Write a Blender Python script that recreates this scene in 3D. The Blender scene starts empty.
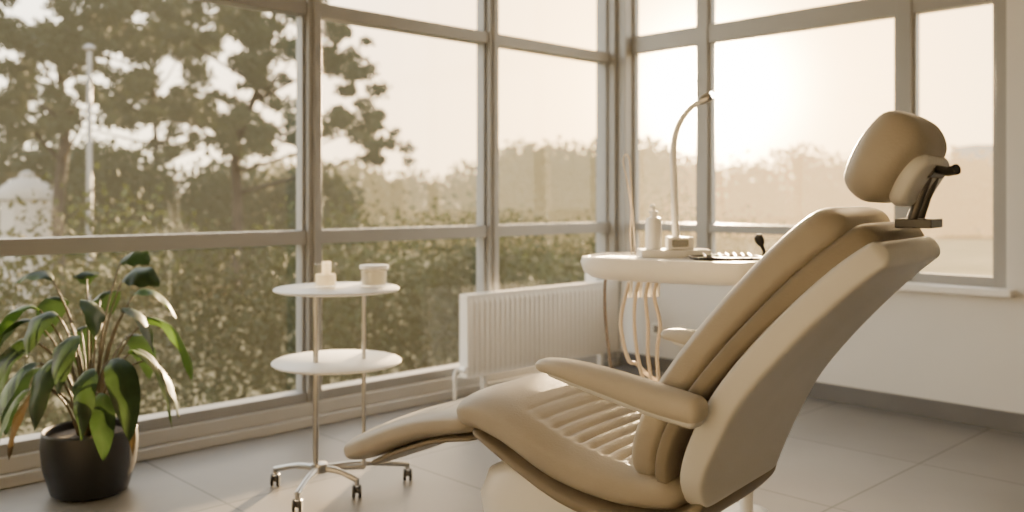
import bpy, math, random
from mathutils import Vector, Matrix, Quaternion
rnd = random.Random(7)
scene = bpy.context.scene
YAW = math.radians(46.0)

# ------------------------------------------------------------------ materials
def mat(name, col, rough=0.5, metal=0.0, var=0.0, vscale=6.0, bump=0.0, bscale=60.0, spec=0.5, coat=0.0, trans=0.0, sheen=0.0):
    m = bpy.data.materials.new(name); m.use_nodes = True
    nt = m.node_tree; b = nt.nodes['Principled BSDF']
    b.inputs['Base Color'].default_value = (*col, 1)
    b.inputs['Roughness'].default_value = rough
    b.inputs['Metallic'].default_value = metal
    b.inputs['Specular IOR Level'].default_value = spec
    b.inputs['Coat Weight'].default_value = coat
    b.inputs['Transmission Weight'].default_value = trans
    b.inputs['Sheen Weight'].default_value = sheen
    tc = nt.nodes.new('ShaderNodeTexCoord')
    if var > 0:
        n = nt.nodes.new('ShaderNodeTexNoise'); n.inputs['Scale'].default_value = vscale; n.inputs['Detail'].default_value = 4
        nt.links.new(tc.outputs['Object'], n.inputs['Vector'])
        r = nt.nodes.new('ShaderNodeMapRange')
        r.inputs['From Min'].default_value = 0.3; r.inputs['From Max'].default_value = 0.7
        r.inputs['To Min'].default_value = 1 - var; r.inputs['To Max'].default_value = 1 + var
        nt.links.new(n.outputs['Fac'], r.inputs['Value'])
        mx = nt.nodes.new('ShaderNodeVectorMath'); mx.operation = 'SCALE'
        mx.inputs[0].default_value = col
        nt.links.new(r.outputs['Result'], mx.inputs['Scale'])
        nt.links.new(mx.outputs['Vector'], b.inputs['Base Color'])
    if bump > 0:
        n2 = nt.nodes.new('ShaderNodeTexNoise'); n2.inputs['Scale'].default_value = bscale; n2.inputs['Detail'].default_value = 5
        nt.links.new(tc.outputs['Object'], n2.inputs['Vector'])
        bp = nt.nodes.new('ShaderNodeBump'); bp.inputs['Strength'].default_value = bump; bp.inputs['Distance'].default_value = 0.01
        nt.links.new(n2.outputs['Fac'], bp.inputs['Height'])
        nt.links.new(bp.outputs['Normal'], b.inputs['Normal'])
    return m

def leaf_mat(name, col, transl=0.4, var=0.35, vscale=1.0, rough=0.6, haze_glow=0.0, haze_glow_col=(1, 0.8, 0.55), spec=0.2, tint=(1.05, 1.0, 0.75)):
    m = bpy.data.materials.new(name); m.use_nodes = True
    nt = m.node_tree; b = nt.nodes['Principled BSDF']; out = nt.nodes['Material Output']
    b.inputs['Roughness'].default_value = rough
    b.inputs['Specular IOR Level'].default_value = spec
    tc = nt.nodes.new('ShaderNodeTexCoord')
    n = nt.nodes.new('ShaderNodeTexNoise'); n.inputs['Scale'].default_value = vscale; n.inputs['Detail'].default_value = 3
    nt.links.new(tc.outputs['Object'], n.inputs['Vector'])
    r = nt.nodes.new('ShaderNodeMapRange')
    r.inputs['From Min'].default_value = 0.3; r.inputs['From Max'].default_value = 0.7
    r.inputs['To Min'].default_value = 1 - var; r.inputs['To Max'].default_value = 1 + var
    nt.links.new(n.outputs['Fac'], r.inputs['Value'])
    mx = nt.nodes.new('ShaderNodeVectorMath'); mx.operation = 'SCALE'; mx.inputs[0].default_value = col
    nt.links.new(r.outputs['Result'], mx.inputs['Scale'])
    nt.links.new(mx.outputs['Vector'], b.inputs['Base Color'])
    t = nt.nodes.new('ShaderNodeBsdfTranslucent')
    mx2 = nt.nodes.new('ShaderNodeVectorMath'); mx2.operation = 'MULTIPLY'; mx2.inputs[1].default_value = tint
    nt.links.new(mx.outputs['Vector'], mx2.inputs[0]); nt.links.new(mx2.outputs['Vector'], t.inputs['Color'])
    ms = nt.nodes.new('ShaderNodeMixShader'); ms.inputs[0].default_value = transl
    nt.links.new(b.outputs[0], ms.inputs[1]); nt.links.new(t.outputs[0], ms.inputs[2])
    last = ms
    if haze_glow > 0:   # constant glow added to the leaves, standing in for misty air
        em = nt.nodes.new('ShaderNodeEmission'); em.inputs['Color'].default_value = (*haze_glow_col, 1); em.inputs['Strength'].default_value = haze_glow
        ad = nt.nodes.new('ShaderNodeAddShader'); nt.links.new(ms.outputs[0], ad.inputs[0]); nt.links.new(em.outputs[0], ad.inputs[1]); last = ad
    nt.links.new(last.outputs[0], out.inputs['Surface'])
    return m

def emis(name, col, s):
    m = bpy.data.materials.new(name); m.use_nodes = True
    b = m.node_tree.nodes['Principled BSDF']; b.inputs['Base Color'].default_value = (*col, 1)
    b.inputs['Emission Color'].default_value = (*col, 1); b.inputs['Emission Strength'].default_value = s
    return m

def glass_mat(name, tint=(1, 1, 1), refl=1.0, dust=0.0):
    m = bpy.data.materials.new(name); m.use_nodes = True
    nt = m.node_tree; nt.nodes.clear()
    out = nt.nodes.new('ShaderNodeOutputMaterial')
    tr = nt.nodes.new('ShaderNodeBsdfTransparent'); tr.inputs[0].default_value = (*tint, 1)
    gl = nt.nodes.new('ShaderNodeBsdfGlossy'); gl.inputs['Roughness'].default_value = 0.02
    ge = nt.nodes.new('ShaderNodeNewGeometry')
    dp = nt.nodes.new('ShaderNodeVectorMath'); dp.operation = 'DOT_PRODUCT'
    nt.links.new(ge.outputs['Normal'], dp.inputs[0]); nt.links.new(ge.outputs['Incoming'], dp.inputs[1])
    def mth(op, a=None, bv=None):
        n = nt.nodes.new('ShaderNodeMath'); n.operation = op
        if a is not None: nt.links.new(a, n.inputs[0])
        if bv is not None: n.inputs[1].default_value = bv
        return n
    ab = mth('ABSOLUTE', dp.outputs['Value'])
    om = nt.nodes.new('ShaderNodeMath'); om.operation = 'SUBTRACT'; om.inputs[0].default_value = 1.0; nt.links.new(ab.outputs[0], om.inputs[1]); om.use_clamp = True
    pw = mth('POWER', om.outputs[0], 5.0)
    ml = mth('MULTIPLY', pw.outputs[0], 0.94*refl)
    mu = mth('ADD', ml.outputs[0], 0.05*refl); mu.use_clamp = True
    ms = nt.nodes.new('ShaderNodeMixShader')
    nt.links.new(mu.outputs[0], ms.inputs[0]); nt.links.new(tr.outputs[0], ms.inputs[1]); nt.links.new(gl.outputs[0], ms.inputs[2])
    last = ms
    if dust > 0:   # dust film on the pane; its warm colour adds the hazy sun glow
        tl = nt.nodes.new('ShaderNodeBsdfTranslucent'); tl.inputs['Color'].default_value = (1, 0.86, 0.60, 1)
        tc = nt.nodes.new('ShaderNodeTexCoord'); n = nt.nodes.new('ShaderNodeTexNoise'); n.inputs['Scale'].default_value = 1.3; n.inputs['Detail'].default_value = 5
        nt.links.new(tc.outputs['Object'], n.inputs['Vector'])
        r = nt.nodes.new('ShaderNodeMapRange'); r.inputs['To Min'].default_value = dust*0.5; r.inputs['To Max'].default_value = dust*1.5
        nt.links.new(n.outputs['Fac'], r.inputs['Value'])
        m2 = nt.nodes.new('ShaderNodeMixShader'); nt.links.new(r.outputs['Result'], m2.inputs[0])
        nt.links.new(ms.outputs[0], m2.inputs[1]); nt.links.new(tl.outputs[0], m2.inputs[2]); last = m2
    nt.links.new(last.outputs[0], out.inputs['Surface'])
    return m

def tile_mat(name):
    m = bpy.data.materials.new(name); m.use_nodes = True
    nt = m.node_tree; b = nt.nodes['Principled BSDF']
    tc = nt.nodes.new('ShaderNodeTexCoord')
    br = nt.nodes.new('ShaderNodeTexBrick')
    br.offset = 0.0
    br.inputs['Scale'].default_value = 1.0
    br.inputs['Brick Width'].default_value = 0.8; br.inputs['Row Height'].default_value = 0.8
    br.inputs['Mortar Size'].default_value = 0.005; br.inputs['Mortar Smooth'].default_value = 0.2
    br.inputs['Color1'].default_value = (0.195, 0.184, 0.168, 1); br.inputs['Color2'].default_value = (0.175, 0.165, 0.150, 1)
    br.inputs['Mortar'].default_value = (0.07, 0.066, 0.06, 1)
    nt.links.new(tc.outputs['Object'], br.inputs['Vector'])
    n = nt.nodes.new('ShaderNodeTexNoise'); n.inputs['Scale'].default_value = 2.2; n.inputs['Detail'].default_value = 6
    nt.links.new(tc.outputs['Object'], n.inputs['Vector'])
    r = nt.nodes.new('ShaderNodeMapRange'); r.inputs['To Min'].default_value = 0.78; r.inputs['To Max'].default_value = 1.22
    nt.links.new(n.outputs['Fac'], r.inputs['Value'])
    mx = nt.nodes.new('ShaderNodeVectorMath'); mx.operation = 'SCALE'
    nt.links.new(br.outputs['Color'], mx.inputs[0]); nt.links.new(r.outputs['Result'], mx.inputs['Scale'])
    nt.links.new(mx.outputs['Vector'], b.inputs['Base Color'])
    b.inputs['Roughness'].default_value = 0.42
    return m

M = {}
M['leather'] = mat('leather_taupe', (0.375, 0.345, 0.29), 0.44, var=0.08, vscale=5, bump=0.10, bscale=160, spec=0.45)
M['leather_dark'] = mat('leather_brown', (0.24, 0.21, 0.165), 0.46, var=0.08, bump=0.10, bscale=160, spec=0.4)
M['leather_light'] = mat('leather_arm', (0.48, 0.45, 0.39), 0.44, var=0.05, bump=0.08, bscale=160, spec=0.45)
M['shell'] = mat('shell_white', (0.64, 0.645, 0.635), 0.35, var=0.03)
M['plastic'] = mat('plastic_white', (0.82, 0.82, 0.80), 0.35, var=0.02)
M['plastic_grey'] = mat('plastic_grey', (0.22, 0.21, 0.20), 0.4, var=0.05)
M['black'] = mat('plastic_black', (0.02, 0.02, 0.02), 0.35, var=0.1)
M['metal'] = mat('metal_brushed', (0.48, 0.475, 0.46), 0.3, metal=1.0, var=0.05, vscale=30)
M['metal_dark'] = mat('metal_dark', (0.10, 0.095, 0.09), 0.4, metal=0.6, var=0.05)
M['frame'] = mat('window_frame_paint', (0.27, 0.27, 0.265), 0.42, var=0.03)
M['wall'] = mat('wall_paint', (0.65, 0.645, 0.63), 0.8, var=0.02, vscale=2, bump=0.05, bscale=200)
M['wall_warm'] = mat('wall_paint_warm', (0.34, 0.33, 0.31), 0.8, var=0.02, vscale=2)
M['ceil'] = mat('ceiling_paint', (0.6, 0.59, 0.57), 0.9, var=0.01)
M['base'] = mat('baseboard_grey', (0.12, 0.118, 0.115), 0.5, var=0.05)
M['sill'] = mat('sill_stone', (0.78, 0.77, 0.75), 0.35, var=0.03)
M['curb'] = mat('curb_paint', (0.42, 0.415, 0.40), 0.45, var=0.03)
M['rad'] = mat('radiator_enamel', (0.82, 0.81, 0.78), 0.35, var=0.02)
M['floor'] = tile_mat('floor_tiles')
M['glass'] = glass_mat('window_glass', (0.97, 0.98, 0.96), 0.7, 0.005)
M['glass_b'] = glass_mat('window_glass_sunny', (0.97, 0.98, 0.96), 0.8, 0.055)
M['clear'] = glass_mat('jar_glass', (0.96, 0.96, 0.94), 1.2)
M['hose'] = mat('hose_pale', (0.60, 0.52, 0.42), 0.5, var=0.05)
M['hose_grey'] = mat('hose_dark', (0.12, 0.1, 0.09), 0.5, var=0.05)
M['pot'] = mat('pot_black', (0.012, 0.012, 0.013), 0.4, var=0.2)
M['soil'] = mat('soil', (0.05, 0.035, 0.02), 0.9, var=0.4, vscale=40, bump=0.6, bscale=80)
M['leafA'] = leaf_mat('leaf_green', (0.026, 0.052, 0.019), 0.22, 0.35, 9, 0.42, spec=0.3)
M['leafB'] = leaf_mat('leaf_dry', (0.07, 0.052, 0.03), 0.12, 0.3, 9, 0.55)
M['leafC'] = leaf_mat('leaf_fresh', (0.06, 0.12, 0.028), 0.35, 0.25, 9, 0.42, spec=0.3)
M['stem'] = mat('stem_green', (0.10, 0.075, 0.04), 0.5, var=0.2)
M['cotton'] = leaf_mat('candle_wax', (0.92, 0.90, 0.85), 0.5, 0.03, 20, 0.6, tint=(1.0, 0.97, 0.9))
M['tip_glow'] = emis('lamp_tip_glow', (1.0, 0.85, 0.6), 60.0)  # lamp tip made to glow, imitating the sun glare behind it
M['screen'] = mat('display_grey', (0.12, 0.13, 0.12), 0.2, var=0.05)
M['bark'] = mat('bark', (0.05, 0.042, 0.032), 0.9, var=0.3)
M['grass'] = mat('grass_ground', (0.22, 0.18, 0.10), 0.95, var=0.3, vscale=0.3, spec=0.0)
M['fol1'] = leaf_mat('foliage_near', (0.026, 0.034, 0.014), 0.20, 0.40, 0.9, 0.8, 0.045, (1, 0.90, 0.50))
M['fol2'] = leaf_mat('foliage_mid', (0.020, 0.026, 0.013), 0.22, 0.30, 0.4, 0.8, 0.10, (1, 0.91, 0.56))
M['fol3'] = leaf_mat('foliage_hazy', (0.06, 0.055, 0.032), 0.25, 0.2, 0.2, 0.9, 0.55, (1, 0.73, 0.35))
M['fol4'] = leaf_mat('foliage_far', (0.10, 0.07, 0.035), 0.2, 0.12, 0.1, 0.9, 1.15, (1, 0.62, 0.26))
M['bldg'] = mat('building_render', (0.34, 0.32, 0.29), 0.9, var=0.03)
M['bldg_dark'] = mat('building_glass', (0.27, 0.25, 0.22), 0.6, var=0.03)

# ------------------------------------------------------------------ mesh builder
class MB:
    def __init__(s): s.v = []; s.f = []; s.mi = []; s.sm = []; s.mats = []
    def m(s, key):
        if key not in s.mats: s.mats.append(key)
        return s.mats.index(key)
    def add(s, vs, fs, key, smooth=True):
        o = len(s.v); s.v += [tuple(p) for p in vs]; k = s.m(key)
        for f in fs: s.f.append(tuple(i + o for i in f)); s.mi.append(k); s.sm.append(smooth)
    def box(s, a, b, key):
        x0, y0, z0 = a; x1, y1, z1 = b
        vs = [(x0,y0,z0),(x1,y0,z0),(x1,y1,z0),(x0,y1,z0),(x0,y0,z1),(x1,y0,z1),(x1,y1,z1),(x0,y1,z1)]
        s.add(vs, [(0,3,2,1),(4,5,6,7),(0,1,5,4),(1,2,6,5),(2,3,7,6),(3,0,4,7)], key, False)
    def tube(s, path, rad, key, seg=12, caps=True):
        P = [Vector(p) for p in path]; n = len(P)
        if not hasattr(rad, '__len__'): rad = [rad] * n
        vs = []; up = None
        for i in range(n):
            t = (P[min(i+1,n-1)] - P[max(i-1,0)]).normalized()
            if up is None:
                up = Vector((0,0,1)) if abs(t.z) < 0.9 else Vector((1,0,0))
            a = up - t * up.dot(t); a.normalize(); b = t.cross(a); up = a
            for k in range(seg):
                an = 2*math.pi*k/seg
                vs.append(P[i] + (a*math.cos(an) + b*math.sin(an)) * rad[i])
        fs = []
        for i in range(n-1):
            for k in range(seg):
                k2 = (k+1) % seg
                fs.append((i*seg+k, i*seg+k2, (i+1)*seg+k2, (i+1)*seg+k))
        if caps:
            fs.append(tuple(reversed(range(seg)))); fs.append(tuple((n-1)*seg+k for k in range(seg)))
        s.add(vs, fs, key)
    def lathe(s, prof, c, key, seg=40, axis=None):
        # prof list of (r,z)
        vs = []; n = len(prof)
        q = Quaternion() if axis is None else Vector((0,0,1)).rotation_difference(Vector(axis))
        for r, z in prof:
            for k in range(seg):
                an = 2*math.pi*k/seg
                vs.append(Vector(c) + q @ Vector((max(r,1e-4)*math.cos(an), max(r,1e-4)*math.sin(an), z)))
        fs = []
        for i in range(n-1):
            for k in range(seg):
                k2 = (k+1) % seg
                fs.append((i*seg+k, i*seg+k2, (i+1)*seg+k2, (i+1)*seg+k))
        if prof[0][0] > 1e-3: fs.append(tuple(reversed(range(seg))))
        if prof[-1][0] > 1e-3: fs.append(tuple((n-1)*seg+k for k in range(seg)))
        s.add(vs, fs, key)
    def loft(s, secs, key, n=40, p=3.0, disp=None, yc=0.0):
        # secs: (x,z, nx,nz, halfw, halft[, yoff]); section plane spanned by Y and normal (nx,nz)
        vs = []; N = len(secs)
        for si, sc in enumerate(secs):
            x, z, nx, nz, hw, ht = sc[:6]; yo = sc[6] if len(sc) > 6 else 0
            l = math.hypot(nx, nz); nx /= l; nz /= l
            for k in range(n):
                a = 2*math.pi*k/n; c = math.cos(a); d = math.sin(a)
                y = hw * math.copysign(abs(c)**(2/p), c); t = ht * math.copysign(abs(d)**(2/p), d)
                if disp: t += disp(y, t, x, ht, hw)
                vs.append((x + nx*t, yc + yo + y, z + nz*t))
        fs = []
        for i in range(N-1):
            for k in range(n):
                k2 = (k+1) % n
                fs.append((i*n+k, i*n+k2, (i+1)*n+k2, (i+1)*n+k))
        fs.append(tuple(reversed(range(n)))); fs.append(tuple((N-1)*n+k for k in range(n)))
        s.add(vs, fs, key)
    def obj(s, name, parent=None, bevel=0.0, subsurf=0, sharp=40, loc=None, rotz=0.0):
        me = bpy.data.meshes.new(name); me.from_pydata(s.v, [], s.f)
        for k in s.mats: me.materials.append(M[k])
        me.polygons.foreach_set('material_index', s.mi); me.polygons.foreach_set('use_smooth', s.sm)
        me.update()
        import bmesh
        bm = bmesh.new(); bm.from_mesh(me); bmesh.ops.recalc_face_normals(bm, faces=bm.faces); bm.to_mesh(me); bm.free()
        if sharp: me.set_sharp_from_angle(angle=math.radians(sharp))
        o = bpy.data.objects.new(name, me); scene.collection.objects.link(o)
        if parent: o.parent = parent
        if loc: o.location = loc
        o.rotation_euler[2] = rotz
        if bevel:
            b = o.modifiers.new('bevel', 'BEVEL'); b.width = bevel; b.segments = 3; b.limit_method = 'ANGLE'
        if subsurf:
            b = o.modifiers.new('sub', 'SUBSURF'); b.levels = subsurf; b.render_levels = subsurf
        return o

def empty(name, loc, rotz=0.0):
    e = bpy.data.objects.new(name, None); e.empty_display_size = 0.1
    e.location = loc; e.rotation_euler[2] = rotz; scene.collection.objects.link(e); return e

def interp_path(pts, n):
    """catmull-rom through tuples of any dimension"""
    P = [pts[0]] + list(pts) + [pts[-1]]; out = []
    segs = len(pts) - 1
    for i in range(n):
        u = i/(n-1)*segs; k = min(int(u), segs-1); t = u-k
        a, b, c, d = P[k], P[k+1], P[k+2], P[k+3]
        out.append(tuple(0.5*((2*b[j]) + (-a[j]+c[j])*t + (2*a[j]-5*b[j]+4*c[j]-d[j])*t*t + (-a[j]+3*b[j]-3*c[j]+d[j])*t**3) for j in range(len(a))))
    return out

def slab_secs(pts, n, capr=0.03, up=1):
    """pts: (x,z,hw,ht) -> loft sections w/ normals perpendicular to the path, rounded ends"""
    S = interp_path(pts, n)
    L = [0]
    for i in range(1, n): L.append(L[-1] + math.hypot(S[i][0]-S[i-1][0], S[i][1]-S[i-1][1]))
    tot = L[-1]
    ts = []
    m = 7
    for i in range(m): ts.append(capr*(1-math.cos(math.pi/2*i/m)))
    k = n
    for i in range(k+1): ts.append(capr + (tot-2*capr)*i/k)
    for i in range(m-1, -1, -1): ts.append(tot - capr*(1-math.cos(math.pi/2*i/m)))
    out = []
    w = max(1, n//30)
    for t in ts:
        j = 0
        while j < n-2 and L[j+1] < t: j += 1
        f = (t-L[j])/max(L[j+1]-L[j], 1e-9)
        x, z, hw, ht = [S[j][q]*(1-f)+S[j+1][q]*f for q in range(4)]
        dx = S[min(j+1+w,n-1)][0]-S[max(j-w,0)][0]; dz = S[min(j+1+w,n-1)][1]-S[max(j-w,0)][1]
        l = math.hypot(dx, dz); nx, nz = -dz/l*up, dx/l*up
        e = min(t, tot-t)
        sc = 1.0
        if e < capr:
            q = 1-e/capr; sc = math.sqrt(max(1-q*q, 0.0))
        hw2 = hw - capr*(1-sc); ht2 = max(ht*(0.02+0.98*sc), 0.0005)
        out.append((x, z, nx, nz, max(hw2, 0.001), ht2))
    return out

# ------------------------------------------------------------------ room
XW, YB, XR, YF, ZC = -4.0, 4.88, 3.0, -3.0, 3.05
b = MB(); b.box((-4.3, YF-0.15, -0.12), (XR+0.15, YB+0.2, 0), 'floor'); b.obj('floor')
b = MB(); b.box((-4.3, YF-0.15, ZC), (XR+0.15, YB+0.2, ZC+0.15), 'ceil'); b.obj('ceiling')
b = MB()
b.box((-4.3, YB, 0), (-1.53, YB+0.2, 0.66), 'wall'); b.box((-1.53, YB, 0), (XR+0.15, YB+0.2, ZC), 'wall')
b.box((-4.15, YB, 2.95), (-1.53, YB+0.2, ZC), 'wall')
b.obj('wall_back')
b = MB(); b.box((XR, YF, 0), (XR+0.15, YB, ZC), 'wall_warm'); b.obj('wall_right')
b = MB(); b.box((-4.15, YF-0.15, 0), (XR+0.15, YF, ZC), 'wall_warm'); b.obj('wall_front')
b = MB(); b.box((XW+0.02, YB-0.015, 0), (XR, YB, 0.095), 'base'); b.obj('baseboard_back', bevel=0.003)
b = MB(); b.box((XR-0.015, YF, 0), (XR, YB-0.015, 0.095), 'base'); b.obj('baseboard_right', bevel=0.003)
b = MB(); b.box((-4.3, YF, 0), (-3.97, YB, 0.05), 'curb'); b.box((-4.3, YF, 0.05), (-4.0, YB, 0.115), 'curb')
b.box((-4.15, YF, 0.115), (-4.0, -0.04, ZC), 'wall')   # unseen wall added in place of windows, to cut fill light
b.obj('wall_left', bevel=0.006)
b = MB(); b.box((-3.93, YB-0.07, 0.66), (-1.49, YB+0.11, 0.70), 'sill'); b.obj('trim_1', bevel=0.008)
def window_left(name, y0, y1, last=False):
    b = MB()
    x0, x1 = -4.13, -4.01
    w = 0.04
    b.box((x0, y0-w, 0.115), (x1, y0+w, ZC), 'frame')
    b.box((x0-0.01, y0-0.012, 0.115), (x1+0.012, y0+0.012, ZC), 'frame')
    for z0, z1 in ((0.115, 0.165), (0.915, 0.985), (2.08, 2.15), (2.97, ZC)):
        b.box((x0+0.01, y0+w, z0), (x1-0.012, y1-w, z1), 'frame')
    for z0, z1 in ((0.165, 0.915), (0.985, 2.08), (2.15, 2.97)):
        t = 0.018
        b.box((x0+0.03, y0+w, z0), (x1-0.03, y0+w+t, z1), 'frame'); b.box((x0+0.03, y1-w-t, z0), (x1-0.03, y1-w, z1), 'frame')
    b.add([(-4.07, y0+w, 0.16), (-4.07, y1-w, 0.16), (-4.07, y1-w, 2.98), (-4.07, y0+w, 2.98)], [(0,1,2,3)], 'glass', False)
    b.obj(name, bevel=0.003)
ys = [0.0, 2.483, 3.725, 4.86]
for i in range(3):
    window_left('window_%d' % (i+1), ys[i], ys[i+1])
b = MB(); b.box((-4.15, 4.82, 0.115), (-3.98, 5.02, ZC), 'frame'); b.box((-4.0,4.85,0.70),(-3.91,5.0,ZC),'frame'); b.obj('trim_2', bevel=0.006)
def window_back(name, x0, x1, zt=True):
    b = MB(); y0, y1 = YB+0.03, YB+0.12; w = 0.04
    b.box((x1-w, y0, 0.70), (x1+w, y1, 2.95), 'frame')
    zs = [(0.70, 0.75), (2.14, 2.26), (2.9, 2.95)]
    if zt: zs.append((0.93, 0.985))
    for z0, z1 in zs: b.box((x0, y0+0.01, z0), (x1-w, y1-0.01, z1), 'frame')
    t = 0.02
    b.box((x0, y0+0.02, 0.75), (x0+t, y1-0.02, 2.9), 'frame'); b.box((x1-w-t, y0+0.02, 0.75), (x1-w, y1-0.02, 2.9), 'frame')
    b.add([(x0, YB+0.073, 0.72), (x1-w, YB+0.073, 0.72), (x1-w, YB+0.073, 2.93), (x0, YB+0.073, 2.93)], [(0,1,2,3)], 'glass_b', False)
    b.obj(name, bevel=0.003)
window_back('window_4', -3.91, -3.335)
window_back('window_5', -3.295, -2.05)
window_back('window_6', -2.01, -1.53-0.02, False)

# radiator
rad = MB()
y0, y1, z0, z1 = 3.38, 4.72, 0.13, 0.60
rad.box((-3.93, y0, z0), (-3.915, y1, z1), 'rad')
n = 33
vs = []; fs = []
NN = n*6+1
for i in range(NN):
    y = y0 + (y1-y0)*i/(NN-1)
    ph = (i % 6)
    d = (0, 0.010, 0.014, 0.014, 0.010, 0)[ph]
    for zz, k in ((z0, 0), (z0+0.02, 0), (z0+0.04, 1), (z1-0.05, 1), (z1-0.03, 0), (z1-0.012, 0)):
        vs.append((-3.862 + d*k, y, zz))
for i in range(NN-1):
    for k in range(5): fs.append((i*6+k, (i+1)*6+k, (i+1)*6+k+1, i*6+k+1))
rad.add(vs, fs, 'rad')
rad.box((-3.915, y0, z0), (-3.863, y0+0.008, z1-0.002), 'rad'); rad.box((-3.915, y1-0.008, z0), (-3.863, y1, z1-0.002), 'rad')
for i in range(66):
    y = y0+0.01+(y1-y0-0.02)*i/66
    rad.box((-3.915, y, z1-0.012), (-3.863, y+0.008, z1), 'rad')
rad.box((-3.868, y0, z1-0.014), (-3.856, y1, z1+0.001), 'rad')
for y in (y0+0.15, y1-0.15): rad.box((-3.92, y, 0), (-3.89, y+0.03, z0+0.02), 'rad')
rad.tube([(-3.89, y0-0.0, z0+0.05), (-3.89, y0-0.06, z0+0.05), (-3.89, y0-0.07, z0+0.03), (-3.89, y0-0.07, 0.0)], 0.011, 'rad')
rad.tube([(-3.89, y0-0.03, z0+0.05), (-3.84, y0-0.03, z0+0.05)], 0.018, 'rad')
rad.obj('radiator')
b = MB(); b.box((-3.70, YB-0.012, 0.24), (-3.62, YB, 0.32), 'plastic'); b.box((-3.685, YB-0.015, 0.255), (-3.635, YB-0.011, 0.305), 'plastic_grey'); b.obj('wall_outlet', bevel=0.003)

# ------------------------------------------------------------------ dental chair
chair = empty('dental_chair', (-1.333, 1.949, 0), math.radians(188))
def seat_disp(y, t, x, ht, hw):   # transverse stitched channels between the side bolsters
    if t <= 0.3*ht or abs(y) > 0.21: return 0
    if x < 0.0 or x > 0.46: return 0
    e = min(1, (0.21-abs(y))/0.03)
    f = min(1, x/0.03, (0.46-x)/0.2) * e
    return -0.011*f*(1-abs(math.sin(math.pi*x/0.042)))**1.5 - 0.006*e*min(1, x/0.05, (0.46-x)/0.1)
def thick(pts_top, th):
    out = []
    for i, (x, z, hw) in enumerate(pts_top):
        a = pts_top[max(i-1,0)]; c = pts_top[min(i+1,len(pts_top)-1)]
        dx, dz = c[0]-a[0], c[1]-a[1]; l = math.hypot(dx, dz); nx, nz = -dz/l, dx/l
        t = th[i] if hasattr(th, '__len__') else th
        out.append((x-nx*t, z-nz*t, hw, t))
    return out
seat = MB()
pts = thick([(-0.07,0.515,0.25),(0.08,0.515,0.265),(0.25,0.545,0.27),(0.42,0.60,0.265),(0.55,0.622,0.258),(0.64,0.595,0.25)], [0.05,0.06,0.065,0.06,0.058,0.05])
seat.loft(slab_secs(pts, 150, 0.05), 'leather', n=120, p=3.2, disp=seat_disp)
seat.obj('seat_cushion', chair, sharp=70)
foot = MB()
def foot_disp(y, t, x, ht, hw):
    if t <= 0.3*ht or x > 0.98 or x < 0.70: return 0
    e = min(1, max(0, (0.19-abs(y)))/0.03)
    return -0.006*e*(1-abs(math.sin(math.pi*(x-0.70)/0.07)))**2.0
pts = thick([(0.58,0.565,0.235),(0.70,0.552,0.23),(0.86,0.51,0.225),(1.03,0.44,0.215),(1.16,0.375,0.20)], [0.035,0.044,0.046,0.046,0.040])
foot.loft(slab_secs(pts, 90, 0.05), 'leather', n=96, p=3.2, disp=foot_disp)
pts = thick([(0.60,0.49,0.20),(0.74,0.46,0.20),(0.90,0.40,0.19),(1.04,0.335,0.17)], 0.012)
foot.loft(slab_secs(pts, 14, 0.02), 'leather_dark', n=40, p=3.5)
foot.obj('footrest', chair, sharp=70)
pan = MB()
pts = thick([(-0.105,0.465,0.235),(-0.06,0.432,0.25),(0.0,0.415,0.255),(0.10,0.41,0.265),(0.25,0.43,0.265),(0.42,0.48,0.25),(0.57,0.53,0.23)], [0.02,0.028,0.03,0.03,0.028,0.022,0.016])
pan.loft(slab_secs(pts, 30, 0.03), 'leather_dark', n=64, p=3.2)
pan.obj('seat_pan', chair, sharp=70)
back = MB()
bk = [(0.075,0.48,0.235),(0.065,0.57,0.255),(0.015,0.69,0.264),(-0.075,0.82,0.262),(-0.19,0.96,0.25),(-0.30,1.08,0.225),(-0.385,1.15,0.195)]
def thick_b(p, off, th):
    out = []
    for i, (x, z, hw) in enumerate(p):
        a = p[max(i-1,0)]; c = p[min(i+1,len(p)-1)]
        dx, dz = c[0]-a[0], c[1]-a[1]; l = math.hypot(dx, dz); nx, nz = dz/l, -dx/l
        nx, nz = (nx, nz) if nx > 0 else (-nx, -nz)
        o = off[i] if hasattr(off, '__len__') else off; t = th[i] if hasattr(th, '__len__') else th
        out.append((x-nx*o, z-nz*o, hw, t))
    return out
back.loft(slab_secs(thick_b(bk, [0.046,0.046,0.046,0.046,0.048,0.052,0.052], [0.044,0.046,0.046,0.046,0.048,0.052,0.052]), 34, 0.05), 'leather', n=80, p=4.2)
bk2 = [(x, z, hw+0.004) for x, z, hw in bk]
bk2[-1] = (-0.405,1.172,0.20)
back.loft(slab_secs(thick_b(bk2, [0.10,0.100,0.100,0.102,0.108,0.120,0.132], [0.022,0.022,0.022,0.024,0.028,0.038,0.048]), 34, 0.035), 'leather_dark', n=80, p=5.5)
back.obj('backrest_cushion', chair, sharp=70)
sh = MB()
bs = [(0.03,0.43,0.20),(0.03,0.53,0.255),(-0.01,0.66,0.268),(-0.085,0.80,0.268),(-0.20,0.95,0.256),(-0.32,1.085,0.24),(-0.405,1.165,0.22)]
sh.loft(slab_secs(thick_b(bs, [0.125,0.136,0.142,0.143,0.147,0.156,0.164], [0.03,0.034,0.037,0.037,0.037,0.035,0.032]), 34, 0.022), 'shell', n=96, p=9)
sh.obj('backrest_shell', chair, sharp=70)
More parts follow.
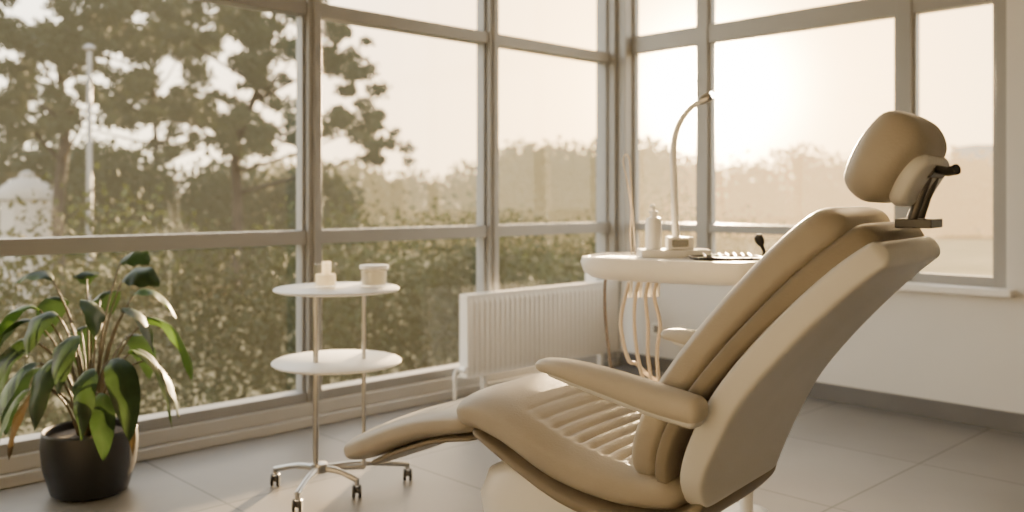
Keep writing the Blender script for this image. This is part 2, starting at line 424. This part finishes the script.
# headrest
hd = MB()
hp = [(-0.373,1.165,0.122),(-0.395,1.228,0.142),(-0.435,1.30,0.142),(-0.488,1.362,0.124)]
hd.loft(slab_secs(thick_b(hp, [0.066,0.068,0.070,0.074], [0.056,0.064,0.068,0.066]), 16, 0.042), 'leather', n=64, p=3.4)
hp2 = [(-0.39,1.18,0.105),(-0.41,1.228,0.118),(-0.438,1.275,0.118),(-0.465,1.312,0.10)]
hd.loft(slab_secs(thick_b(hp2, 0.122, 0.024), 12, 0.022), 'shell', n=48, p=4)
hd.obj('headrest', chair, sharp=70)
br = MB()
br.box((-0.565,-0.05,1.085),(-0.49,0.05,1.105),'black')
br.tube([(-0.52,0.03,1.10),(-0.535,0.03,1.15),(-0.555,0.03,1.205)], 0.011, 'metal_dark')
br.tube([(-0.52,-0.03,1.10),(-0.535,-0.03,1.15),(-0.555,-0.03,1.205)], 0.011, 'metal_dark')
br.tube([(-0.555,-0.06,1.21),(-0.555,0.06,1.21)], 0.018, 'metal_dark')
br.tube([(-0.555,0,1.21),(-0.51,0,1.235)], 0.022, 'metal_dark')
br.tube([(-0.555,0.03,1.215),(-0.60,0.06,1.205),(-0.62,0.07,1.21)], [0.008,0.010,0.012], 'black')
br.obj('headrest_bracket', chair, bevel=0.004)
def armrest(name, side):
    a = MB()
    yc = 0.315*side
    pts = [(0.275,0.742,0.030,0.014),(0.20,0.740,0.038,0.022),(0.08,0.724,0.042,0.029),(-0.06,0.70,0.042,0.033),(-0.17,0.685,0.038,0.031)]
    a.loft(slab_secs([(x, z, h, t) for x, z, h, t in pts], 20, 0.025, up=-1), 'leather_light', n=32, p=2.6, yc=yc)
    pts = [(0.24,0.727,0.022,0.008),(0.08,0.70,0.03,0.014),(-0.06,0.676,0.032,0.016),(-0.16,0.662,0.03,0.014)]
    a.loft(slab_secs(pts, 16, 0.015, up=-1), 'shell', n=24, p=3, yc=yc)
    a.tube([(-0.11, yc, 0.68), (-0.11, yc-0.09*side, 0.67)], 0.028, 'plastic_grey', 20)
    a.obj(name, chair, sharp=70)
armrest('armrest_1', 1); armrest('armrest_2', -1)
pd = MB()
def rrect(cx, cy, hx, hy, p=4, n=48):
    o = []
    for k in range(n):
        a = 2*math.pi*k/n; c, d = math.cos(a), math.sin(a)
        o.append((cx+hx*math.copysign(abs(c)**(2/p), c), cy+hy*math.copysign(abs(d)**(2/p), d)))
    return o
def stack(mb, layers, key, p=4, n=48):
    vs = []; fs = []
    for (cx, cy, hx, hy, z) in layers: vs += [(x, y, z) for x, y in rrect(cx, cy, hx, hy, p, n)]
    for i in range(len(layers)-1):
        for k in range(n):
            k2 = (k+1) % n; fs.append((i*n+k, i*n+k2, (i+1)*n+k2, (i+1)*n+k))
    fs.append(tuple(reversed(range(n)))); fs.append(tuple((len(layers)-1)*n+k for k in range(n)))
    mb.add(vs, fs, key)
stack(pd, [(0.14,0,0.42,0.27,0.0),(0.14,0,0.42,0.27,0.02),(0.14,0,0.40,0.25,0.045),(0.14,0,0.38,0.22,0.05)], 'shell')
stack(pd, [(0.22,0,0.32,0.19,0.045),(0.28,0,0.32,0.185,0.15),(0.33,0,0.31,0.18,0.31),(0.33,0,0.28,0.175,0.38),(0.31,0,0.22,0.15,0.42),(0.26,0,0.16,0.12,0.44)], 'plastic')
pd.obj('pedestal', chair, sharp=50)

# ------------------------------------------------------------------ delivery unit (tray table)
UZ = 0.012
unit = empty('dental_instrument_cart', (-1.913, 2.626, UZ), YAW)
u = MB()
stack(u, [(0,0,0.24,0.13,0.848),(0,0,0.285,0.175,0.858),(0,0,0.31,0.20,0.880),(0,0,0.318,0.21,0.912),(0,0,0.313,0.205,0.93),(0,0,0.293,0.185,0.932),(0,0,0.288,0.18,0.926)], 'plastic', p=4.6, n=72)
u.obj('tray_body', unit, sharp=50, loc=(0.02, 0.0, 0), rotz=math.radians(-30))
u = MB()
u.tube([(0.25,-0.06,0.06-UZ),(0.25,-0.06,0.87)], 0.024, 'plastic', 20)
stack(u, [(0.22,-0.02,0.14,0.12,-UZ),(0.22,-0.02,0.14,0.12,0.03-UZ),(0.22,-0.02,0.12,0.10,0.05-UZ),(0.25,-0.06,0.05,0.05,0.07-UZ)], 'shell', p=3)
u.obj('stand', unit, sharp=40)
u = MB()
u.box((-0.10,0.02,0.926),(0.15,0.14,0.953),'plastic')
u.box((0.0,0.04,0.953),(0.09,0.11,0.998),'plastic')
u.box((0.012,0.035,0.963),(0.07,0.041,0.988),'screen')
u.obj('control_box', unit, bevel=0.006)
u = MB()
u.lathe([(0.0,0.953),(0.028,0.953),(0.029,0.965),(0.029,1.055),(0.024,1.066),(0.012,1.07),(0.012,1.082),(0.016,1.082),(0.016,1.09),(0.005,1.092),(0.005,1.11),(0.0,1.11)], (-0.05,0.07,0), 'plastic', 32)
u.tube([(-0.05,0.07,1.108),(-0.06,0.05,1.112),(-0.065,0.035,1.106)], 0.0045, 'plastic')
u.obj('pump_bottle', unit)
u = MB()
lp = interp_path([(0.04,0.10,0.95),(0.035,0.10,1.05),(0.03,0.10,1.20),(0.028,0.10,1.32),(0.045,0.10,1.40),(0.085,0.10,1.46),(0.125,0.09,1.490)], 40)
u.tube(lp, [0.0145-0.005*i/39 for i in range(40)], 'plastic', 14)
u.lathe([(0.022,0.93),(0.022,0.985),(0.016,1.0),(0.0,1.0)], (0.04,0.10,0), 'plastic', 24)
u.lathe([(0.010,-0.02),(0.016,-0.01),(0.018,0.02),(0.015,0.03),(0,0.03)], (0.135,0.09,1.495), 'metal', 20, (0.8,-0.1,0.45))
u.lathe([(0.0,-0.014),(0.011,-0.008),(0.014,0.0),(0.011,0.008),(0.0,0.014)], (0.163,0.087,1.510), 'tip_glow', 16)
u.obj('lamp_arm', unit)
u = MB()
stack(u, [(0.17,-0.10,0.115,0.065,0.927),(0.17,-0.10,0.125,0.075,0.939),(0.17,-0.10,0.119,0.069,0.939),(0.17,-0.10,0.111,0.061,0.930)], 'metal_dark', p=5)
for i in range(7):
    x = 0.09 + i*0.026
    u.tube([(x, -0.145, 0.937), (x+0.01, -0.10, 0.942), (x+0.012, -0.055, 0.946)], [0.0055,0.004,0.0025], 'black' if i % 2 else 'metal', 8)
u.obj('instrument_tray', unit, sharp=50)
u = MB()
u.tube([(0.30,-0.09,0.925),(0.305,-0.09,0.955),(0.29,-0.10,0.985)], [0.006,0.006,0.008], 'black', 12)
u.lathe([(0.0,-0.022),(0.012,-0.018),(0.017,0.0),(0.014,0.016),(0.0,0.022)], (0.285,-0.103,0.995), 'black', 16, (-0.4,-0.2,0.9))
u.obj('control_handle', unit)
u = MB()
for i, (x, zl, key) in enumerate(((-0.17,0.50,'hose'),(-0.135,0.42,'hose'),(-0.10,0.36,'hose'),(-0.07,0.33,'hose'))):
    path = interp_path([(x+0.02,-0.06+0.01*i,0.86),(x,-0.075,0.80),(x-0.015+0.012*i,-0.07,0.70),(x+0.012,-0.06,0.58),(x+0.045,-0.05,zl+0.06),(x+0.12,-0.03,zl),(0.17,-0.02,zl-0.06),(0.25,-0.06,zl-0.1)], 36)
    u.tube(path, 0.0068, key, 8)
    u.lathe([(0.008,-0.05),(0.010,0.0),(0.009,0.03),(0.0,0.04)], (x+0.018,-0.063+0.01*i,0.845), 'plastic', 12)
path = interp_path([(-0.22,0.08,0.86),(-0.225,0.08,0.80),(-0.222,0.08,0.70),(-0.21,0.07,0.58),(-0.19,0.06,0.48),(-0.1,0.03,0.40),(0.1,0.0,0.30),(0.25,-0.06,0.28)], 36)
u.tube(path, 0.006, 'hose_grey', 8)
u.obj('hoses', unit)
u = MB()
path = interp_path([(-0.12,0.13,0.93),(-0.125,0.14,1.0),(-0.12,0.15,1.1),(-0.135,0.15,1.2),(-0.15,0.15,1.27),(-0.14,0.15,1.3),(-0.125,0.15,1.27),(-0.12,0.14,1.15),(-0.11,0.12,0.93)], 40)
u.tube(path, 0.003, 'hose', 8)
u.obj('thin_tubing', unit)

# ------------------------------------------------------------------ side table
tb = empty('rolling_side_table', (-3.029, 1.973, 0), YAW)
t = MB()
for z in (0.80, 0.516):
    r = 0.243 if z > 0.6 else 0.25
    t.lathe([(0.0,z-0.012),(r-0.006,z-0.012),(r,z-0.008),(r,z-0.003),(r-0.004,z),(0.0,z)], (0,0,0), 'plastic', 64)
t.obj('shelves', tb)
t = MB()
t.tube([(-0.072,-0.05,0.10),(-0.072,-0.05,0.79)], 0.0115, 'metal', 16)
t.tube([(0.10,0.03,0.085),(0.10,0.03,0.79)], 0.0085, 'metal', 16)
t.lathe([(0.03,0.09),(0.035,0.1),(0.03,0.125),(0.012,0.13)], (-0.06,-0.04,0), 'metal', 24)
t.obj('poles', tb)
t = MB()
feet = [(-0.26,0.07),(-0.10,-0.235),(0.09,-0.07),(0.26,0.14)]
for fx, fy in feet:
    t.tube(interp_path([(-0.06,-0.04,0.105),((fx-0.06)/2,(fy-0.04)/2,0.098),(fx,fy,0.068)], 10), [0.013]*5+[0.011]*5, 'metal', 12)
    t.tube([(fx,fy,0.075),(fx,fy,0.048)], 0.009, 'metal', 12)
    for s_ in (-1, 1):
        t.lathe([(0.0,-0.006),(0.022,-0.006),(0.025,-0.003),(0.025,0.003),(0.022,0.006),(0.0,0.006)], (fx+0.012*s_,fy+0.0,0.025), 'black', 24, (1,0.15,0))
    t.tube([(fx-0.014,fy,0.03),(fx+0.014,fy,0.03)], 0.012, 'metal_dark', 12)
t.tube([(0.10,0.03,0.09),(-0.06,-0.04,0.105)], 0.011, 'metal', 12)
t.obj('caster_base', tb)
j = MB()
cx, cy, zz = -0.045, 0.0, 0.8005
j.lathe([(0.038,0),(0.044,0.004),(0.045,0.092),(0.042,0.094),(0.040,0.008),(0.0,0.008)], (cx,cy,zz), 'clear', 36)
j.lathe([(0.0,0.009),(0.038,0.009),(0.039,0.02),(0.039,0.050),(0.036,0.052),(0.0,0.052)], (cx,cy,zz), 'cotton', 30)
j.lathe([(0.0,0.051),(0.017,0.051),(0.017,0.098),(0.014,0.102),(0.0,0.102)], (cx+0.004,cy,zz), 'cotton', 24)
j.tube([(cx+0.004,cy,zz+0.10),(cx+0.004,cy,zz+0.112)], 0.0015, 'black', 6)
j.obj('glass_candle_holder', loc=(-3.029,1.973,0), rotz=YAW)
j = MB()
cx, cy = 0.14, 0.03
j.lathe([(0.046,0),(0.053,0.004),(0.055,0.082),(0.051,0.084),(0.048,0.008),(0.0,0.008)], (cx,cy,zz), 'clear', 40)
j.lathe([(0.0,0.009),(0.047,0.009),(0.050,0.062),(0.03,0.064),(0.0,0.064)], (cx,cy,zz), 'cotton', 36)
j.lathe([(0.052,0.070),(0.0565,0.071),(0.0570,0.084),(0.0525,0.086)], (cx,cy,zz), 'plastic', 40)
j.tube([(cx,cy,zz+0.06),(cx,cy,zz+0.078)], 0.0015, 'black', 6)
j.obj('jar_candle', loc=(-3.029,1.973,0), rotz=YAW)

# ------------------------------------------------------------------ potted plant
PX, PY = -3.70, 1.277
plant = empty('potted_plant', (PX, PY, 0), YAW)
p = MB()
p.lathe([(0.0,0.0),(0.12,0.0),(0.14,0.012),(0.168,0.11),(0.176,0.19),(0.172,0.245),(0.166,0.252),(0.160,0.245),(0.160,0.215),(0.0,0.22)], (0,0,0), 'pot', 56)
p.obj('pot', plant, sharp=35)
p = MB(); p.lathe([(0.159,0.221),(0.1,0.228),(0.0,0.232)], (0,0,0), 'soil', 32); p.obj('soil', plant)
def leaf(mb, base, az, L, W, e0, e1, key, twist=0.0, n=14):
    P = [Vector(base)]; T = []
    for i in range(n):
        f = i/(n-1); e = e0 + (e1-e0)*(f**0.55)
        d = Vector((math.cos(az)*math.cos(e), math.sin(az)*math.cos(e), math.sin(e)))
        T.append(d); P.append(P[-1] + d*L/n)
    side0 = Vector((-math.sin(az), math.cos(az), 0))
    vs = []; fs = []
    for i in range(n+1):
        f = i/n; d = T[min(i, n-1)]
        w = W*0.5*(math.sin(math.pi*min(1, f**0.8))**0.7 if 0 < f < 1 else 0.0) + 0.001
        s = Quaternion(d, twist*(0.4+0.6*f)) @ side0; nn = s.cross(d)
        rip = 0.006*math.sin(f*17+az*3)
        for q, k in ((-1,0.26),(-0.5,0.09),(0,0),(0.5,0.09),(1,0.26)):
            vs.append(P[i] + s*(w*q) - nn*(-w*k) + nn*(rip*q))
    for i in range(n):
        for k in range(4): fs.append((i*5+k, i*5+k+1, (i+1)*5+k+1, (i+1)*5+k))
    mb.add(vs, fs, key)
def stem_leaf(mb, ms, az, sl, se0, se1, L, W, key, le1, twist=0.0, r0=0.03):
    base = Vector((r0*math.cos(az), r0*math.sin(az), 0.22)); P = [base]; n = 12; e = se0
    for i in range(n):
        e = se0 + (se1-se0)*(i/(n-1))**1.6
        P.append(P[-1] + Vector((math.cos(az)*math.cos(e), math.sin(az)*math.cos(e), math.sin(e)))*sl/n)
    ms.tube(P, [0.008-0.004*i/n for i in range(n+1)], 'stem', 8)
    leaf(mb, P[-1], az, L, W, e, le1, key, twist)
lm, st = MB(), MB()
R = math.radians
# az (deg; 0=image right,180=left,-90=toward camera), stem len, elev0, elev1, leaf len, width, mat, final elevation
spec = [(172,0.58,86,50,0.28,0.10,'leafA',-35),(150,0.52,84,40,0.30,0.12,'leafA',-80),(30,0.52,84,50,0.30,0.12,'leafC',-65),
        (8,0.46,78,35,0.44,0.12,'leafC',-86),(-15,0.36,74,30,0.46,0.12,'leafC',-86),(60,0.62,86,60,0.22,0.10,'leafA',-40),
        (190,0.46,82,35,0.44,0.11,'leafA',-87),(205,0.40,78,30,0.46,0.11,'leafA',-88),(235,0.36,78,20,0.44,0.11,'leafA',-88),
        (262,0.38,80,20,0.36,0.10,'leafA',-88),(290,0.32,78,20,0.34,0.10,'leafA',-88),(318,0.36,78,20,0.42,0.11,'leafA',-87),
        (100,0.50,84,50,0.26,0.11,'leafA',-60),(125,0.42,78,30,0.34,0.11,'leafA',-84),
        (225,0.28,74,0,0.32,0.06,'leafB',-88),(180,0.34,72,10,0.38,0.10,'leafA',-88),
        (20,0.36,72,10,0.34,0.10,'leafA',-87),(300,0.50,86,50,0.26,0.10,'leafA',-75),(198,0.50,84,40,0.40,0.11,'leafC',-85),
        (75,0.42,74,20,0.32,0.11,'leafA',-85),(248,0.48,86,45,0.28,0.10,'leafA',-80),
        (330,0.24,70,0,0.28,0.05,'leafB',-88),(340,0.48,84,45,0.32,0.11,'leafA',-80),(212,0.30,70,0,0.34,0.10,'leafA',-89),
        (305,0.28,70,0,0.30,0.09,'leafA',-89),(0,0.56,86,60,0.24,0.10,'leafA',-40),(120,0.56,86,60,0.22,0.10,'leafA',-50),
        (355,0.38,80,20,0.36,0.10,'leafA',-87),(186,0.40,80,25,0.38,0.10,'leafA',-87),(276,0.42,82,35,0.32,0.10,'leafA',-86)]
for i, (az, sl, s0, s1, L, W, key, le) in enumerate(spec):
    stem_leaf(lm, st, R(az), sl*1.12, R(s0), R(s1), L, W*(1.4 if key != 'leafB' else 1.0), key, R(le), rnd.uniform(-0.8, 0.8), 0.02+0.04*rnd.random())
cY, sY = math.cos(YAW), math.sin(YAW)
def tidy(mb):   # keep foliage compact and off the glass (leaves bend away from the pane)
    out = []
    for x, y, z in mb.v:
        x *= 0.70; y *= 0.72
        wx = PX + cY*x - sY*y; wy = sY*x + cY*y
        lim = -3.86
        if wx < lim: wx = lim - 0.13*(1-math.exp((wx-lim)/0.13))
        dx = wx-PX
        out.append((cY*dx + sY*wy, -sY*dx + cY*wy, z))
    mb.v = out
tidy(lm); tidy(st)
o = lm.obj('leaves', plant, sharp=0); so = o.modifiers.new('sub', 'SUBSURF'); so.levels = 1; so.render_levels = 1
st.obj('stems', plant, sharp=0)

# ------------------------------------------------------------------ exterior
def foliage(name, blobs, nleaf, size, key, origin=(0,0,0), rotz=YAW, extra=None, seed=1):
    r = random.Random(seed); mb = extra if extra else MB()
    tot = sum(b_[3]*b_[3] for b_ in blobs)
    vs = []; fs = []
    for (x, y, z, rad_, sq) in blobs:
        k = int(nleaf*rad_*rad_/tot)
        for _ in range(k):
            d = Vector((r.gauss(0,1), r.gauss(0,1), r.gauss(0,1))).normalized()*rad_*(r.random()**0.4)*(0.8+0.45*r.random())
            c = Vector((x+d.x, y+d.y, z+d.z*sq))
            a = Vector((r.gauss(0,1), r.gauss(0,1), r.gauss(0,1))).normalized(); b2 = a.orthogonal().normalized()
            b2 = Quaternion(a, r.uniform(0,6.28)) @ b2
            s = size*r.uniform(0.6,1.3); o = len(vs)
            vs += [c-a*s*0.6, c-b2*s*0.35, c+a*s*0.6, c+b2*s*0.35]; fs.append((o,o+1,o+2,o+3))
    mb.add(vs, fs, key, False)
    me = bpy.data.meshes.new(name); me.from_pydata(mb.v, [], mb.f)
    for k in mb.mats: me.materials.append(M[k])
    me.polygons.foreach_set('material_index', mb.mi)
    o = bpy.data.objects.new(name, me); scene.collection.objects.link(o)
    o.location = origin; o.rotation_euler[2] = rotz
    return o
GZ = -1.2
b = MB(); b.box((-150,-60,GZ-0.2),(120,160,GZ),'grass'); b.obj('ground')
bl = []
r = random.Random(3)
y = -2.0
while y < 13:
    x = -7.6 + r.uniform(-0.6,0.6); rad_ = r.uniform(0.65,0.95)
    bl.append((x, y, GZ+0.75+r.uniform(0,0.35), rad_, 1.05)); bl.append((x-1.2, y+0.5, GZ+1.0+r.uniform(0,0.4), rad_*1.1, 1.1)); y += 0.62
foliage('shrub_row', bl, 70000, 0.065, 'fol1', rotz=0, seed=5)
bl = []
x = -15.0
while x < -4.0:
    px = 512 + x/22*907
    top = 2.2 + (0.5 if px < 120 else 0) + r.uniform(-0.4,0.3)
    for zz_ in (top-1.0, top-2.3): bl.append((x+r.uniform(-.4,.4), 22.5+r.uniform(-1.2,1.5), zz_, r.uniform(0.9,1.2), 0.95))
    x += 0.75
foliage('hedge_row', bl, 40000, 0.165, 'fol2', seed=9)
bl = []
x = -11.0
while x < 6.0:
    top = 2.6 + 0.9*max(0, min(1,(x+3)/4)) + r.uniform(-0.3,0.4)
    for zz_ in (top-1.4, top-3.4): bl.append((x+r.uniform(-.5,.5), 40+r.uniform(-2,2), zz_, r.uniform(1.3,1.8), 0.95))
    x += 1.3
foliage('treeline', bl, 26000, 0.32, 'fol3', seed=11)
bl = []
x = 4.0
while x < 42:
    top = 3.6 + r.uniform(-0.5,0.6)
    for zz_ in (top-2, top-4.2): bl.append((x+r.uniform(-.5,.5), 56+r.uniform(-3,3), zz_, r.uniform(1.8,2.5), 0.95))
    x += 1.9
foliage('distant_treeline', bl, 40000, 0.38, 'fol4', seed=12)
def wpos(q, D): return (D*(-.7193+.6947*q), D*(.6947+.7193*q))
def tree(name, q, D, trunk, clumps, nleaf, size, seed):
    X, Y = wpos(q, D)
    mb = MB()
    T = interp_path([(a, 0, c) for a, c in trunk], 14)
    mb.tube(T, [0.13-0.08*i/13 for i in range(14)], 'bark', 8)
    rr = random.Random(seed); bl = []
    for (a, c, s) in clumps:
        yo = rr.uniform(-1.2,1.2)
        tp = min(T, key=lambda P: abs(P[2]-(c-0.9)) + 0.2*abs(P[0]-a))
        mb.tube(interp_path([tp, ((tp[0]+a)/2, yo*0.5, (tp[2]+c)/2-0.05), (a, yo, c)], 8), [0.045-0.035*i/7 for i in range(8)], 'bark', 6)
        for _ in range(9): bl.append((a+rr.uniform(-s,s)*1.05, yo+rr.uniform(-s,s), c+rr.uniform(-s,s)*0.7, s*rr.uniform(0.25,0.5), 0.7))
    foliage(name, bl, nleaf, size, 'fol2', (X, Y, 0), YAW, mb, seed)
tree('tree', -0.305, 20, [(0,GZ),(0.05,1),(0.0,2.2),(0.35,3.2),(0.7,4.2),(0.9,5.8)],
     [(-0.9,4.6,.8),(0.5,4.9,.9),(1.4,4.2,.85),(2.3,3.3,.8),(3.0,2.65,.6),(1.4,2.9,.7),(-0.2,3.7,.8),(3.3,2.3,.5),(2.3,4.3,.7),(1.0,5.7,.9),(-0.6,5.8,.9),(0.2,6.6,.9),(-1.3,3.2,.7),(0.5,2.6,.6)], 22000, 0.115, 21)
tree('tree', -0.498, 17, [(0,GZ),(-0.05,1),(0.1,2.4),(0.0,3.6),(0.2,5.2)],
     [(-.6,4.4,.8),(.75,4.7,.8),(0,3.7,.8),(1.1,3.6,.75),(-1.1,3.3,.7),(1.8,4.3,.8),(-1.6,4.6,.8),(0.2,5.6,.9),(1.5,5.5,.9),(-.7,2.7,.7),(1.0,2.8,.6)], 19000, 0.105, 22)
tree('tree', -0.40, 26.5, [(0,GZ),(-0.05,1),(0.2,2.4),(0.1,4.6),(0.4,6.5)],
     [(-1.5,4.4,1.),(1.2,5.2,1.),(0,3.9,1.),(2.0,3.9,.9),(-.3,6.2,1.2),(1.6,6.8,1.2),(-2.2,5.8,1.0),(0.4,3.0,.9),(-3.2,3.6,1.),(3.0,3.0,.9)], 19000, 0.15, 23)
X, Y = wpos(-0.466, 14)
b = MB(); b.tube([(0,0,GZ),(0,0,3.45)], [0.05,0.035], 'plastic_grey', 12); b.lathe([(0.04,0),(0.09,0.03),(0.09,0.06),(0.03,0.1),(0,0.1)], (0,0,3.42), 'plastic_grey', 16); b.obj('street_lamp', loc=(X,Y,0))
X, Y = wpos(-0.535, 18.6)
b = MB(); b.lathe([(0.50,GZ),(0.50,1.10),(0.58,1.13),(0.58,1.25),(0.5,1.36),(0.3,1.52),(0.16,1.56),(0.14,1.66),(0.0,1.72)], (0,0,0), 'bldg', 8); b.obj('garden_pavilion', loc=(X,Y,0), rotz=YAW)
X, Y = wpos(0.505, 70)
b = MB(); b.box((-1.6,-2,GZ),(3.2,3,4.0),'bldg'); b.box((-0.4,-1.5,4.0),(1.6,2,5.2),'bldg')
for i in range(6):
    for k in range(3): b.box((-1.3+i*0.75,-2.03,0.2+k*1.25),(-0.9+i*0.75,-2.0,0.9+k*1.25),'bldg_dark')
b.obj('distant_building', loc=(X,Y,0), rotz=YAW)

# ------------------------------------------------------------------ light
sun_dir = Vector((-0.565, 0.852, 0.118)).normalized()
L = bpy.data.lights.new('sun', 'SUN'); L.energy = 55.0; L.color = (1.0, 0.69, 0.37); L.angle = R(1.0)
so = bpy.data.objects.new('sun', L); scene.collection.objects.link(so); so.rotation_euler = (-sun_dir).to_track_quat('-Z', 'Y').to_euler(); so.location = (0, 0, 8)

w = bpy.data.worlds.new('World'); scene.world = w; w.use_nodes = True
nt = w.node_tree; nt.nodes.clear()
out = nt.nodes.new('ShaderNodeOutputWorld'); bg = nt.nodes.new('ShaderNodeBackground'); bg.inputs['Strength'].default_value = 2.1
tc = nt.nodes.new('ShaderNodeTexCoord')
sp = nt.nodes.new('ShaderNodeSeparateXYZ'); nt.links.new(tc.outputs['Generated'], sp.inputs[0])
cr = nt.nodes.new('ShaderNodeValToRGB')
mr = nt.nodes.new('ShaderNodeMapRange'); mr.inputs['From Min'].default_value = -0.1; mr.inputs['From Max'].default_value = 1.0
nt.links.new(sp.outputs['Z'], mr.inputs['Value']); nt.links.new(mr.outputs['Result'], cr.inputs['Fac'])
e = cr.color_ramp.elements
e[0].position = 0.0; e[0].color = (1.0, 0.80, 0.50, 1)
e[1].position = 1.0; e[1].color = (0.50, 0.56, 0.65, 1)
k = e.new(0.13); k.color = (1.0, 0.875, 0.65, 1)
k = e.new(0.35); k.color = (0.96, 0.92, 0.84, 1)
dt = nt.nodes.new('ShaderNodeVectorMath'); dt.operation = 'DOT_PRODUCT'; dt.inputs[1].default_value = sun_dir
nm = nt.nodes.new('ShaderNodeVectorMath'); nm.operation = 'NORMALIZE'; nt.links.new(tc.outputs['Generated'], nm.inputs[0]); nt.links.new(nm.outputs[0], dt.inputs[0])
mx = nt.nodes.new('ShaderNodeMath'); mx.operation = 'MAXIMUM'; mx.inputs[1].default_value = 0; nt.links.new(dt.outputs['Value'], mx.inputs[0])
def power(p):
    pw = nt.nodes.new('ShaderNodeMath'); pw.operation = 'POWER'; pw.inputs[1].default_value = p; nt.links.new(mx.outputs[0], pw.inputs[0]); return pw
def lobe(p, col):
    pw = power(p)
    s = nt.nodes.new('ShaderNodeVectorMath'); s.operation = 'SCALE'; s.inputs[0].default_value = col; nt.links.new(pw.outputs[0], s.inputs['Scale']); return s
# golden tint of the hazy sky around the sun
mixc = nt.nodes.new('ShaderNodeMix'); mixc.data_type = 'RGBA'
pg = power(9); nt.links.new(pg.outputs[0], mixc.inputs[0])
nt.links.new(cr.outputs['Color'], mixc.inputs[6]); mixc.inputs[7].default_value = (1.25, 0.77, 0.33, 1)
sc_ = nt.nodes.new('ShaderNodeVectorMath'); sc_.operation = 'SCALE'; sc_.inputs['Scale'].default_value = 2.6
nt.links.new(mixc.outputs[2], sc_.inputs[0])
last = sc_
for pwr, col in ((60, (3.5, 2.3, 1.0)), (600, (70, 50, 28))):
    lb = lobe(pwr, col)
    a1 = nt.nodes.new('ShaderNodeVectorMath'); nt.links.new(last.outputs[0], a1.inputs[0]); nt.links.new(lb.outputs[0], a1.inputs[1]); last = a1
nt.links.new(last.outputs[0], bg.inputs['Color']); nt.links.new(bg.outputs[0], out.inputs['Surface'])

# ------------------------------------------------------------------ camera
cam = bpy.data.cameras.new('camera'); co = bpy.data.objects.new('camera', cam); scene.collection.objects.link(co)
co.location = (0, 0, 1.15); co.rotation_euler = (math.radians(90), 0, YAW)
cam.sensor_width = 36; cam.lens = 907/1024*36
cam.shift_y = -58/1024
cam.clip_end = 500
cam.dof.use_dof = True; cam.dof.focus_distance = 2.3; cam.dof.aperture_fstop = 2.0
scene.camera = co
